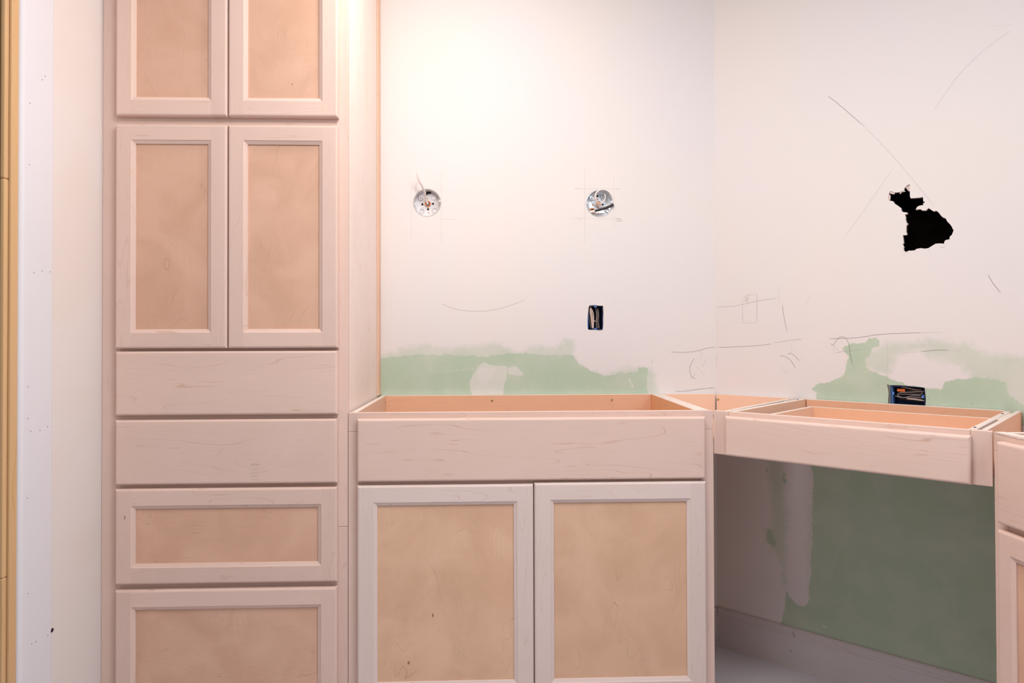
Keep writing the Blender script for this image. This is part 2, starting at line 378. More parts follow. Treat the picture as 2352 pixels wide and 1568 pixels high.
DW_G2 = [[(0.7551,1.0238),(0.7948,1.0301),(0.8775,1.0346),(0.9274,1.0395),(0.9272,1.0167),(0.8458,1.0117),(0.8351,0.9904),(0.8203,0.9951),(0.8204,1.0109),(0.7816,1.0151)],[(0.4382,1.0713),(0.5133,1.0602),(0.5447,1.0794),(0.62,1.0868),(0.6682,1.0911),(0.7488,1.0804),(0.7819,1.0606),(0.825,1.0506),(0.8776,1.0488),(0.9275,1.0497),(0.926,0.8822),(0.7585,0.8959),(0.7459,0.9924),(0.7051,1.0184),(0.6414,1.0336),(0.6368,1.0531),(0.595,1.0468),(0.5774,1.0351),(0.5593,0.9886),(0.5439,0.9794),(0.4917,0.9892),(0.4377,0.9994)],[(0.187,0.7281),(0.2379,0.7335),(0.2408,0.5588),(0.2528,0.4969),(0.2457,0.368),(0.2408,0.2605),(0.2263,0.2655),(0.2266,0.3126),(0.21,0.3475),(0.1889,0.3861),(0.1718,0.4),(0.1721,0.4392),(0.1894,0.4554),(0.1902,0.5724),(0.182,0.6363)],[(0.3101,0.5488),(0.3339,0.5527),(0.3316,0.2249),(0.3117,0.2196)]]
DW_M = [[(0.3468,0.163),(0.3662,0.1705),(0.3692,0.1591),(0.3545,0.159)],[(0.746,1.006),(0.7594,1.0091),(0.7661,1.0066),(0.7527,1.0035)]]
HOLE = [(0.5551,1.514),(0.5524,1.5195),(0.556,1.5377),(0.559,1.5423),(0.5702,1.5357),(0.582,1.5353),(0.5953,1.5371),(0.596,1.5445),(0.6012,1.5513),(0.61,1.5553),(0.6105,1.5349),(0.6108,1.5181),(0.6125,1.5129),(0.6269,1.5118),(0.6383,1.5113),(0.6443,1.5127),(0.645,1.4985),(0.6488,1.498),(0.6478,1.4932),(0.6441,1.4937),(0.6449,1.4878),(0.6353,1.4874),(0.6288,1.4841),(0.6255,1.4762),(0.6338,1.4772),(0.6395,1.4758),(0.6409,1.4727),(0.6515,1.471),(0.6578,1.4776),(0.6648,1.4713),(0.671,1.4659),(0.6773,1.4673),(0.6841,1.4599),(0.6889,1.4512),(0.7004,1.4417),(0.7044,1.4323),(0.7111,1.4235),(0.7158,1.4149),(0.7178,1.4083),(0.7198,1.4065),(0.7177,1.3995),(0.7149,1.3917),(0.7102,1.3881),(0.7094,1.3801),(0.6999,1.3786),(0.6965,1.3741),(0.6961,1.3685),(0.6861,1.3702),(0.6751,1.3704),(0.6681,1.3662),(0.6569,1.359),(0.6484,1.3581),(0.6371,1.3607),(0.6257,1.3592),(0.6221,1.3554),(0.6077,1.3553),(0.5997,1.3526),(0.5938,1.3562),(0.5924,1.3647),(0.5939,1.3679),(0.5903,1.3766),(0.5933,1.3797),(0.592,1.3949),(0.5909,1.4042),(0.6001,1.4033),(0.6027,1.408),(0.6001,1.4108),(0.6003,1.4309),(0.6054,1.4378),(0.6018,1.4382),(0.5983,1.4529),(0.5997,1.4561),(0.5969,1.4656),(0.6035,1.4665),(0.6035,1.4707),(0.5918,1.4738),(0.5875,1.4794),(0.5875,1.4861),(0.5773,1.4958),(0.5684,1.5037),(0.567,1.509)]
FLAPS = [[(0.5571,1.5426),(0.5702,1.5357),(0.5694,1.5307),(0.5612,1.5332),(0.557,1.5358)],[(0.5518,1.5196),(0.5552,1.5327),(0.5591,1.5288),(0.5581,1.5162),(0.5536,1.5142)],[(0.5983,1.5484),(0.6012,1.5521),(0.6114,1.5565),(0.6112,1.5348),(0.6069,1.5346),(0.6019,1.5425)],[(0.5835,1.5304),(0.5842,1.535),(0.5894,1.5359),(0.5967,1.5377),(0.5989,1.5349),(0.5894,1.5346),(0.5857,1.5301)],[(0.6886,1.452),(0.6964,1.4462),(0.7011,1.4424),(0.6991,1.4419),(0.6929,1.4458)],[(0.6847,1.3614),(0.6902,1.3617),(0.6971,1.3668),(0.697,1.3571),(0.6922,1.3578)],[(0.5909,1.3572),(0.5938,1.3558),(0.5997,1.3523),(0.6084,1.3566),(0.6055,1.351),(0.5967,1.3492),(0.5906,1.3531)],[(0.6221,1.3551),(0.6371,1.3597),(0.6512,1.357),(0.6371,1.3554)]]
BW_PEN = [[(1.0338,1.0439),(1.0811,1.0421),(1.1285,1.0466),(1.1681,1.0574),(1.1981,1.0605)],[(1.1203,1.0204),(1.1076,1.0007),(1.1029,0.9781),(1.1102,0.9554),(1.1245,0.9485)],[(1.1274,0.9678),(1.1027,0.9441)],[(1.1304,0.9904),(1.1588,0.9552)],[(1.162,1.0146),(1.1487,0.9903)],[(1.0471,0.902),(1.0928,0.9035),(1.1414,0.91),(1.1929,0.9154)],[(0.8365,1.5221),(0.8538,1.5206),(0.8585,1.5143),(0.8396,1.5143)],[(0.6955,1.5248),(0.7174,1.5186)],[(0.6912,1.6294),(0.7022,1.6294)],[(0.837,1.6284),(0.848,1.6285)],[(0.9645,1.0175),(0.9681,1.0008)],[(0.9727,1.0175),(0.9681,1.0008)]]
BW_PENF = [[(0.1094,1.6392),(0.1092,1.4457)],[(0.2151,1.6863),(0.2147,1.4381)],[(0.0587,1.6235),(0.071,1.6236)],[(0.1942,1.6241),(0.225,1.6211)],[(0.0585,1.5183),(0.0785,1.5183)],[(0.2017,1.5187),(0.2789,1.5174)],[(0.7283,1.7046),(0.7272,1.439)],[(0.8325,1.6738),(0.8316,1.4861)],[(0.6912,1.6286),(0.8558,1.6293)],[(0.6752,1.5216),(0.8554,1.5221)],[(0.2166,1.2184),(0.2551,1.2013),(0.3091,1.192),(0.3709,1.1919),(0.4251,1.2011),(0.4873,1.2211),(0.5106,1.2335)],[(1.1422,1.0504),(1.142,1.0147)],[(1.1434,1.0504),(1.1564,1.026)],[(1.0842,0.9075),(1.1958,0.9142)]]
DW_PEN = [[(0.0075,1.0599),(0.0598,1.0615),(0.1272,1.0655),(0.1708,1.0696),(0.1975,1.0736)],[(0.3805,1.0915),(0.4434,1.0931),(0.484,1.0976),(0.5279,1.1048),(0.5956,1.1084),(0.6365,1.1096)],[(0.235,1.2054),(0.2399,1.1655),(0.2499,1.1151)],[(0.231,0.9984),(0.2474,0.9751)],[(0.2276,1.0302),(0.2365,1.0341),(0.2595,1.0203),(0.277,0.9919)],[(0.2504,1.0385),(0.2647,1.0414),(0.2898,1.0173)],[(0.3861,1.0753),(0.3946,1.0713),(0.4041,1.089),(0.4181,1.0976),(0.4319,1.0916),(0.4396,1.0717),(0.443,1.0418),(0.4496,1.0121)],[(0.3922,1.0713),(0.4131,1.0503)],[(0.634,1.053),(0.6759,1.0587),(0.7031,1.0581)],[(0.6342,1.0731),(0.6502,1.0732)],[(0.7999,1.2715),(0.8087,1.2511),(0.828,1.2193)],[(0.6542,0.9222),(0.6537,0.9106)],[(0.7615,0.915),(0.7577,0.9027)],[(0.0033,1.0355),(0.0029,0.9834)],[(0.3828,1.8748),(0.4145,1.8415),(0.4885,1.7548)]]
DW_PENF = [[(0.2081,1.0768),(0.2497,1.0845),(0.3003,1.0898)],[(0.6365,1.1096),(0.688,1.1108)],[(0.0994,1.2319),(0.0983,1.1452),(0.148,1.1467),(0.1503,1.2446),(0.1146,1.2423),(0.0994,1.2319)],[(0.1088,1.2167),(0.1117,1.2331),(0.1184,1.2361),(0.12,1.2284),(0.1117,1.2259),(0.1216,1.2162)],[(0.0055,1.2043),(0.0722,1.2062),(0.1502,1.2207),(0.2196,1.2283)],[(0.225,1.2617),(0.2236,1.2058)],[(0.3221,1.2311),(0.3085,1.1979)],[(0.2599,1.0756),(0.2673,1.052)],[(0.4496,1.0121),(0.4652,0.9779)],[(0.3945,1.0637),(0.3929,1.041)],[(0.3967,1.0451),(0.4293,1.0516),(0.4747,1.0571)],[(0.547,1.0749),(0.5469,0.9521)],[(0.5785,1.0474),(0.632,1.053)],[(0.7031,1.0581),(0.7336,1.0567)],[(0.518,0.9493),(0.5439,0.9529)],[(0.2949,1.0393),(0.3023,1.028)],[(0.3685,1.0675),(0.3779,1.061)]]
DW_PENV = [[(0.4885,1.7548),(0.5778,1.6306),(0.673,1.4805)],[(0.8546,1.9421),(0.8206,1.9225),(0.7753,1.8901),(0.7241,1.8371),(0.6708,1.7587)],[(0.4271,1.4104),(0.5042,1.5189),(0.5633,1.606)],[(0.8088,1.9686),(0.8607,1.9585)]]
LW_DOTS = [(-0.7776,1.706),(-0.7671,1.7183),(-0.818,1.6366),(-0.8185,1.4964),(-0.8026,1.2522),(-0.7747,1.2589),(-0.7473,1.2595),(-0.8195,0.9922),(-0.8204,0.9204),(-0.8103,0.8904),(-0.7798,0.888),(-0.7526,0.8924),(-0.8206,0.7417),(-0.8164,0.5247),(-0.7495,0.4004),(-0.7899,0.4046),(-0.8043,0.4064)]
LW_HOLE = [(-0.7293,0.4058)]
BASE_NAILS = [(0.0027,0.071),(0.0038,0.0195),(0.2654,0.1188),(0.269,0.1123),(0.2572,0.0594)]

TH = .744313; DR = (.735553, -.677467); NN = (.677467, .735553)
AX, AY = 1.00669, -D; FX, FY = 1.47109, -.96073; CX = 1.19795; XR = FX+D; XL = -.65963
DWLEN = (XR-CX)/DR[0]; YR = DWLEN*DR[1]
def circ(x, z, r, n=28): return [(x+r*math.cos(2*math.pi*i/n), z+r*math.sin(2*math.pi*i/n)) for i in range(n)]
B1 = (.1648, .6817+H); B2 = (.7811, .6817+H); RB = .0495
OB = (.7349, .7920, .2282+H, .3160+H)
rough_rect = [(.7375, .2300+H), (.7450, .2282+H), (.7560, .2290+H), (.7680, .2276+H), (.7800, .2262+H), (.7900, .2285+H), (.7922, .2500+H), (.7915, .2660+H), (.7930, .2850+H), (.7915, .3150+H), (.7800, .3148+H), (.7700, .3165+H), (.7580, .3178+H), (.7430, .3162+H), (.7395, .3090+H), (.7382, .2960+H), (.7360, .2800+H), (.7350, .2600+H), (.7349, .2400+H)]
wall_back = wall('wall_back', XL, CX, 2.44, [circ(*B1, RB), circ(*B2, RB), rough_rect],
                 [(0., 1.16, H-.08, H+.20, .008), (B1[0]-.08, B1[0]+.08, B1[1]-.08, B1[1]+.08, .02), (B2[0]-.08, B2[0]+.08, B2[1]-.08, B2[1]+.08, .02)],
                 {'green': BW_G1, 'thin_green': BW_G2, 'mud': BW_M, 'thick_mud': BW_M2})
HB = (.5485, .6450, -.012+H, .0552+H)
hrect = [(HB[0]-.002, HB[2]), (HB[1], HB[2]), (HB[1]+.002, HB[2]+.03), (HB[1]-.0005, HB[3]-.004), (HB[1]-.012, HB[3]-.002), (HB[0]+.06, HB[3]-.0005), (HB[0]+.03, HB[3]+.001), (HB[0]+.008, HB[3]), (HB[0]-.003, HB[3]+.0015), (HB[0]-.001, HB[3]-.012), (HB[0]+.001, HB[3]-.025)]
hx = [q[0] for q in HOLE]; hz = [q[1] for q in HOLE]
wall_rear_right = wall('wall_rear_right', 0., DWLEN, 2.44, [HOLE, hrect],
                 [(.0, .96, .10, H+.20, .009), (min(hx)-.03, max(hx)+.03, min(hz)-.03, max(hz)+.03, .02)],
                 {'green': DW_G1, 'thin_green': DW_G2, 'mud': DW_M, 'thick_mud': []})
wall_rear_right.location = (CX, 0, 0); wall_rear_right.rotation_euler = (0, 0, -TH)
ribbon('pencil_marks', BW_PEN, .0011, -.00025, 'pencil', wall_back)
ribbon('pencil_marks', BW_PENF, .0013, -.00022, 'faint', wall_back)
ribbon('pencil_marks', DW_PEN, .0011, -.00025, 'pencil', wall_rear_right)
ribbon('pencil_marks', DW_PENF, .0013, -.00022, 'faint', wall_rear_right)
ribbon('pencil_marks', DW_PENV, .0012, -.00020, 'trace', wall_rear_right)
# torn gypsum tongues inside the ragged hole, and the dark stud bay behind it
for i, fl in enumerate(FLAPS):
    q = fl; n = len(q); dy = [.002, .002, .004, .002, .001, -.001, -.0005, .001][i]
    V = [(x, dy, z) for x, z in q] + [(x, dy+.003, z) for x, z in q]
    F = [tuple(range(n)), tuple(range(n, 2*n))[::-1]] + [(k, (k+1) % n, (k+1) % n+n, k+n) for k in range(n)]
    link('torn_paper_flap', mesh('torn_paper_flap', V, F), 'gypsum' if i < 4 else 'plain_wall', wall_rear_right)
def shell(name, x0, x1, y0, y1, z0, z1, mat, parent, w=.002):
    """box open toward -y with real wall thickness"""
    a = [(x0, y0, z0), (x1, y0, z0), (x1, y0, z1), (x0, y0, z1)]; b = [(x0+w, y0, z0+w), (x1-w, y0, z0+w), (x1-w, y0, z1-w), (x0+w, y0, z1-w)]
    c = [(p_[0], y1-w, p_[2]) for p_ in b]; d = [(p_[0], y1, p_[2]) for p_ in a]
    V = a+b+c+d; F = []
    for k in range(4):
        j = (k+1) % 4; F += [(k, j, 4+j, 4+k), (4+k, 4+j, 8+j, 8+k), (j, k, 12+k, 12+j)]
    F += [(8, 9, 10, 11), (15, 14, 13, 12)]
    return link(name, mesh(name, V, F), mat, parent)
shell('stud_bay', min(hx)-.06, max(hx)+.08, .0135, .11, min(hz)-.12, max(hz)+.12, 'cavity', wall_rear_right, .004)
# other room surfaces
def struct(o): o['kind'] = 'structure'; return o
struct(box('floor', -1.6, XR+.1, -4.0, .15, -.03, 0, 'floor', bev=0))
struct(box('ceiling', -1.6, XR+.1, -4.0, .15, 2.44, 2.47, 'ceiling', bev=0))
wr = struct(box('wall_right', XR, XR+.0127, -4.0, YR, 0, 2.44, 'plain_wall', bev=0))
wl = struct(box('wall_left', XL-.0127, XL, -.760, .0, 0, 2.44, 'left_wall', bev=0))
# corner strip: a slightly prouder band of joint compound ending in a rounded outside corner
def bead():
    y_in, y_out = -.7345, -.843; prof = [(XL-.0127, y_in), (XL+.0004, y_in-.0006), (XL+.0014, y_in-.004), (XL+.0016, -.80)]
    for i in range(7):
        a = math.pi/2*i/6; prof.append((XL+.0016-.010*(1-math.cos(a)), y_out+.010-.010*math.sin(a)))
    prof += [(XL-.11, y_out), (XL-.11, y_in)]
    n = len(prof); V = [(x, y, 0.) for x, y in prof]+[(x, y, 2.44) for x, y in prof]
    F = [(i, (i+1) % n, (i+1) % n+n, i+n) for i in range(n)]
    o = link('corner_band', mesh('corner_band', V, F), 'bead', wl); o['label'] = 'white band of joint compound along the wall end'
    bm = bmesh.new(); bm.from_mesh(o.data); bmesh.ops.recalc_face_normals(bm, faces=bm.faces); bm.to_mesh(o.data); bm.free()
    return o
bead()
V = []; F = []
for y, z in LW_DOTS:
    k = len(V); r = .0016; V += [(XL+.0019, y+r*math.cos(a*math.pi/3), z+r*math.sin(a*math.pi/3)) for a in range(6)]; F.append(tuple(range(k, k+6)))
o = link('nail_marks', mesh('nail_marks', V, F), 'hole', wl); o['kind'] = 'stuff'
y, z = LW_HOLE[0]
V = [(XL+.0017, y-.004+.0055*math.cos(a*math.pi/5), z+.0048*math.sin(a*math.pi/5)) for a in range(10)]
link('drilled_hole', mesh('drilled_hole', V, [tuple(range(10))]), 'darkhole', wl)
# rough door frame at the wall end: finger-jointed pine, each block its own piece
dj = empty('door_1', (XL, -.85, 0)); dj['kind'] = 'structure'
def rel(o, pa): o.parent = pa; o.matrix_parent_inverse = Matrix.Translation(-Vector(pa.location)); return o
cuts = [0, .685, .850, 1.452, 2.44]
for a, b in zip(cuts, cuts[1:]):
    rel(box('jamb_block', XL-.13, XL-.0235, -.868, -.8435, a, b, 'pine', None, 0), dj)
cuts = [0, .58, 1.452, 2.44]
for a, b in zip(cuts, cuts[1:]):
    rel(box('edge_strip', XL-.0230, XL-.0118, -.876, -.8435, a, b, 'pine_edge', None, .0045, 3), dj)
rel(box('edge_strip', XL-.0114, XL-.0050, -.866, -.8435, 0, 2.44, 'pine_edge', None, .0025, 3), dj)
struct(box('wall_far_left', XL-.12, XL, -4.0, -1.75, 0, 2.44, 'plain_wall', bev=0))
# baseboards
bb = empty('baseboard_right', (CX, 0, 0), -TH); bb['kind'] = 'structure'
def baseprof(name, x0, x1, parent):
    pr = [(0, 0), (-.014, 0), (-.014, .1060), (-.0118, .1075), (-.0118, .1165), (-.0105, .1180), (-.0095, .1290), (-.006, .1335), (0, .1340)]
    n = len(pr); V = [(x0, y, z) for y, z in pr]+[(x1, y, z) for y, z in pr]
    F = [(i, (i+1) % n, (i+1) % n+n, i+n) for i in range(n)]+[tuple(range(n)), tuple(range(n, 2*n))[::-1]]
    me = mesh(name, V, F); bm = bmesh.new(); bm.from_mesh(me); bmesh.ops.recalc_face_normals(bm, faces=bm.faces); bm.to_mesh(me); bm.free()
    return link(name, me, 'base', parent)
baseprof('baseboard', .006, DWLEN-.02, bb)
V = []; F = []
for x, z in BASE_NAILS:
    k = len(V); r = .0018; V += [(x+.002+r*math.cos(a*math.pi/3), -.0143, z+r*math.sin(a*math.pi/3)) for a in range(6)]; F.append(tuple(range(k, k+6)))
o = link('nail_marks', mesh('nail_marks', V, F), 'darkhole', bb); o['kind'] = 'stuff'
bk = empty('baseboard_back', (0, 0, 0)); bk['kind'] = 'structure'
baseprof('baseboard', 1.01, CX-.004, bk)
# ------------------------------------------------------------------ linen cabinet (tall)
Z = lambda z: z+H
lin = empty('linen_cabinet', (-.33, 0, 0), label='tall unfinished maple linen cabinet with doors above drawers against the left wall', category='cabinet')
def part(o, pa): return rel(o, pa)
yF = -D                                   # front plane of the face frames
L = lin
part(box('side_panel', -.6595, -.6445, yF+T, -.001, .0, Z(1.50), 'side_z'), L)
part(box('side_panel', -.0190, -.0045, yF+T, -.001, .0, Z(1.50), 'side_z'), L)
part(box('scribe_strip', -.0043, .0012, -.050, -.001, Z(.002), Z(1.50), 'inside_y'), L)
part(box('top_panel', -.644, -.0195, yF+T, -.001, Z(1.485), Z(1.50), 'inside_x'), L)
part(box('back_panel', -.644, -.0195, -.010, -.001, .10, Z(1.485), 'inside_x', bev=0), L)
part(box('bottom_panel', -.644, -.0195, yF+T, -.011, .105, .12, 'inside_x'), L)
part(box('toe_board', -.644, -.0195, yF+.075, yF+.09, 0, .105, 'maple_x'), L)
part(box('stile', -.6593, -.6180, yF, yF+T, 0, Z(1.50), 'maple_z', bev=.001), L)
part(box('stile', -.0330, -.0012, yF, yF+T, Z(-.3085), Z(1.50), 'maple_z', bev=.001), L)
part(box('stile', -.0330, -.0012, yF, yF+T, 0, Z(-.3093), 'maple_z', bev=.001), L)
for a, b in [(1.445, 1.50), (.762, .812), (.150, .190), (-.024, .010), (-.200, -.170), (-.476, -.440), (-.79, -.755)]:
    part(box('rail', -.6178, -.0332, yF, yF+T, Z(a), Z(b), 'maple_x', bev=.001), L)
part(box('divider', -.329, -.308, yF+.001, yF+T, Z(.190), Z(.762), 'maple_z'), L)
part(box('divider', -.329, -.308, yF+.001, yF+T, Z(.812), Z(1.445), 'maple_z'), L)
yd = yF-.0006
for z0, z1 in [(.8035, 1.470), (.1780, .7800)]:
    part(door('door', -.6155, -.3200, Z(z0), Z(z1), .0420, .0418, None, yd), L)
    part(door('door', -.3171, -.0240, Z(z0), Z(z1), .0410, .0418, None, yd), L)
part(slab('drawer_front', -.6140, -.0255, Z(-.0010), Z(.1700), 'maple_x', None, yd), L)
d2 = part(slab('drawer_front', -.6140, -.0260, Z(-.1860), Z(-.0137), 'maple_x', None, yd), L)
ribbon('smudge', [[(-.256, Z(-.1343)), (-.244, Z(-.1338)), (-.2322, Z(-.1346))], [(-.253, Z(-.147)), (-.240, Z(-.147))], [(-.256, Z(-.1576)), (-.2322, Z(-.1576))], [(-.255, Z(-.1646)), (-.234, Z(-.1646))], [(-.252, Z(-.175)), (-.238, Z(-.175))]], .0042, yd-.0192, 'smudge', d2)
part(door('drawer_front', -.6135, -.0262, Z(-.4513), Z(-.1975), .0420, .0440, None, yd, 'veneer_x'), L)
part(door('drawer_front', -.6130, -.0268, Z(-.7800), Z(-.4665), .0420, .0440, None, yd, 'veneer_x'), L)
for z in (.44, .60, .20, .85):
    pass
# ------------------------------------------------------------------ vanity cabinet
WV = AX
van = empty('vanity_cabinet', (WV/2, 0, 0), label='wide unfinished maple vanity cabinet with open top, one wide drawer front and two doors', category='cabinet')
V_ = van
part(box('side_panel', .0055, .0205, yF+T, -.001, 0, Z(0), 'inside_y'), V_)
part(box('side_panel', .9590, .9740, yF+T, -.001, 0, Z(0), 'inside_v'), V_)
part(box('filler_panel', .9745, 1.0010, yF+T, -.001, Z(-.10), Z(-.0006), 'edge'), V_)
part(box('back_rail', .0207, .9588, -.018, -.002, Z(-.10), Z(-.0003), 'inside_x'), V_)
part(box('back_panel', .0207, .9588, -.008, -.002, .10, Z(-.101), 'inside_x', bev=0), V_)
part(box('bottom_panel', .0207, .9588, yF+T, -.019, .105, .12, 'inside_x'), V_)
part(box('toe_board', .0207, .9588, yF+.075, yF+.09, 0, .105, 'maple_x'), V_)
part(box('rail', .0002, WV-.0001, yF, yF+T-.0002, Z(-.0515), Z(0), 'maple_x', bev=.0012, seg=2), V_)
part(box('stile', .0002, .0400, yF, yF+T-.0002, .0, Z(-.0519), 'maple_z', bev=.0012, seg=2), V_)
part(box('stile', .9670, WV-.0001, yF, yF+T-.0002, .0, Z(-.0519), 'maple_z', bev=.0012, seg=2), V_)
for a, b in [(-.205, -.170), (-.79, -.755)]:
    part(box('rail', .0402, .9668, yF, yF+T-.0002, Z(a), Z(b), 'maple_x', bev=.001), V_)
part(box('divider', .490, .522, yF+.0012, yF+T, Z(-.755), Z(-.205), 'maple_z'), V_)
part(slab('drawer_front', .0275, .9785, Z(-.1845), Z(-.0155), 'maple_x', None, yd), V_)
part(door('door', .0275, .5040, Z(-.7800), Z(-.1950), .0440, .0450, None, yd, 'vanity_panel', 'vanity'), V_)
part(door('door', .5065, .9795, Z(-.7800), Z(-.1925), .0440, .0450, None, yd, 'vanity_panel', 'vanity'), V_)
for x in (.3933, .8181): part(screw(x, -.0182, Z(-.0190), None), V_)
s = part(screw(0, 0, 0, None, .003), V_)
s.matrix_parent_inverse = Matrix.Identity(4); s.location = (.0207-WV/2, -.035, Z(-.019)); s.rotation_euler = (0, 0, math.pi/2); s.name = 'screw'
# cleats in the open corner
def cleat(x0, x1, lab, rz, loc, scr, y0=-.0195, y1=-.0010, mat='cleat', drop=.075):
    o = empty('nailing_cleat', loc, rz, label=lab, category='cleat', group='cleats screwed to the wall between the cabinets')
    box('board', x0, x1, y0, y1, Z(-drop), Z(-.0003), mat, o)
    for x in scr: screw(x, y0-.0002, Z(-.0195), o)
cleat(1.0020, CX-.0100, 'peach wood cleat on the back wall between vanity cabinet and corner', 0, (0, 0, 0), [])
cleat(.0105, .2580, 'peach wood cleat with brass screw, right of the wall corner', -TH, (CX, 0, 0), [.0165])
# ------------------------------------------------------------------ knee-space drawer cabinet on the angled wall
DD = .5216; LK = .63136
desk = empty('desk_drawer_cabinet', (AX, AY, 0), -TH, label='shallow unfinished maple drawer cabinet bridging the open knee space on angled wall', category='cabinet')
K = desk; SK = .066
HK = .119
box('rail', .0430, .5900, 0, T-.0002, Z(-.0290), Z(0), 'maple_x', K, .0012, 2)
box('rail', .0430, .5900, 0, T-.0002, Z(-HK), Z(-.0920), 'maple_x', K, .0012, 2)
box('stile', .0006, .0426, 0, T-.0002, Z(-HK), Z(0), 'maple_z', K, .0012, 2)
box('stile', .5904, LK-.002, 0, T-.0002, Z(-HK), Z(0), 'maple_z', K, .0012, 2)
slab('drawer_front', .0405, .5925, Z(-.1175), Z(-.0115), 'maple_x', K, -.0006)
def skew(name, x0, w, y0, y1, z0, z1, mat, k=SK):
    return prism(name, [(x0+k*y0, y0), (x0+w+k*y0, y0), (x0+w+k*y1, y1), (x0+k*y1, y1)], z0, z1, mat, K)
yB = DD-.002
skew('side_panel', .0200, .0130, T, yB-.002, Z(-.115), Z(-.0006), 'edge', .045)
skew('side_panel', .0390, .0150, T, yB-.005, Z(-.115), Z(-.0004), 'inside_y', .078)
skew('spacer_block', .0345, .0042, .400, .500, Z(-.100), Z(-.0010), 'edge', .060)
skew('side_panel', .5830, .0140, T, yB-.030, Z(-.115), Z(-.0004), 'edge')
skew('side_panel', .6060, .0110, T, yB-.002, Z(-.115), Z(-.0002), 'inside_y')
skew('spacer_block', .5974, .0082, .270, .450, Z(-.100), Z(-.0012), 'inside_y')
box('back_rail', .096, .6150, yB-.020, yB-.001, Z(-.115), Z(-.0004), 'inside_x', K)
for x, y in ((.591+SK*.045, .045), (.591+SK*.40, .40), (.0465+.075*.46, .46)):
    o = lathe('screw_hole', [(.0028, .0), (.0026, .0012)], 0, 0, 'steel_dark', K, 12); o.rotation_euler = (math.radians(90), 0, 0); o.location = (x, y, Z(.0009))
prism('bottom_panel', [(.058, T), (.582, T), (.612, yB-.022), (.098, yB-.022)], Z(-.1150), Z(-.1090), 'inside_y', K)  # unseen, added to keep light from falling through into the knee space
# drawer box hanging inside
db = prism('drawer_box', [(.1350, .392), (.5990, .392), (.5995, .404), (.1358, .404)], Z(-.100), Z(-.0125), 'inside_x', K)
db['label'] = 'pale plywood box of the drawer behind the frame'
prism('box_side', [(.1000, .0200), (.1120, .0200), (.1478, .3918), (.1358, .3918)], Z(-.100), Z(-.0125), 'inside_y', db)
prism('box_side', [(.5700, .0200), (.5810, .0200), (.6060, .3918), (.5950, .3918)], Z(-.100), Z(-.0135), 'inside_y', db)
prism('box_bottom', [(.1122, .0205), (.5698, .0205), (.5948, .3916), (.1480, .3916)], Z(-.098), Z(-.092), 'inside_y', db)
# unseen boards added across the two three-sided gaps to stop light leaking below
def ldk(x, y):
    x -= AX; y -= AY; return (DR[0]*x+DR[1]*y, NN[0]*x+NN[1]*y)
prism('added_light_stop', [ldk(1.0035, -.480), ldk(1.0035, -.024), ldk(CX-.025, -.026), (.034, .480), (.0160, .050)], Z(-.0950), Z(-.0830), 'inside_x', K)
prism('added_light_stop', [(.6250, .040), (.6540, .480), ldk(XR-.026, YR-.020), ldk(XR-.026, FY+.006), ldk(FX+.048, FY+.006)], Z(-.0950), Z(-.0830), 'inside_x', K)
# ------------------------------------------------------------------ right cabinet, at right angles
rc = empty('base_cabinet', (FX, FY, 0), -math.pi/2, label='unfinished maple base cabinet with drawer front over door, against the right wall', category='cabinet')
R = rc; LR = .62
box('side_panel', .0055, .0205, T, D-.001, 0, Z(-.0004), 'inside_y', R)
box('side_panel', LR-.0205, LR-.0055, T, D-.001, 0, Z(-.0004), 'inside_y', R)
box('back_rail', .0207, LR-.0207, D-.018, D-.001, Z(-.10), Z(-.0004), 'inside_x', R)
box('bottom_panel', .0207, LR-.0207, T, D-.019, .105, .12, 'inside_x', R)
box('toe_board', .0207, LR-.0207, .075, .09, 0, .105, 'maple_x', R)
box('rail', .0012, LR, 0, T-.0002, Z(-.0400), Z(-.0022), 'maple_x', R, .0012, 2)
box('stile', .0012, .0380, 0, T-.0002, 0, Z(-.0404), 'maple_z', R, .0012, 2)
box('stile', LR-.0380, LR, 0, T-.0002, 0, Z(-.0404), 'maple_z', R, .0012, 2)
box('rail', .0382, LR-.0382, 0, T-.0002, Z(-.2100), Z(-.1800), 'maple_x', R, .001)
box('rail', .0382, LR-.0382, 0, T-.0002, Z(-.79), Z(-.755), 'maple_x', R, .001)
# broken lip of veneer along the top of the frame
pts = [(.004, -.0010)]; x = .004
while x < .30:
    x += random.uniform(.006, .018); pts.append((x, -.0022-random.uniform(0, .0026)-.0008*(x > .05)))
n = len(pts); V = [(x, -.0012, Z(z)) for x, z in pts]+[(x, -.0012, Z(.0004)) for x, z in pts]+[(x, T, Z(.0004)) for x, z in pts]+[(x, T, Z(z)) for x, z in pts]
F = []
for i in range(n-1):
    for a, b in ((0, 1), (1, 2), (2, 3), (3, 0)): F.append((a*n+i, b*n+i, b*n+i+1, a*n+i+1))
link('splintered_edge', mesh('splintered_edge', V, F), 'edge', R)
slab('drawer_front', .0310, LR-.0300, Z(-.1865), Z(-.0160), 'maple_x', R, -.0006)
door('door', .0310, LR-.0300, Z(-.7800), Z(-.2000), .0345, .0450, R, -.0006)
cleat(.8800, DWLEN-.022, 'peach wood cleat on angled wall between drawer cabinet and right wall', -TH, (CX, 0, 0), [])
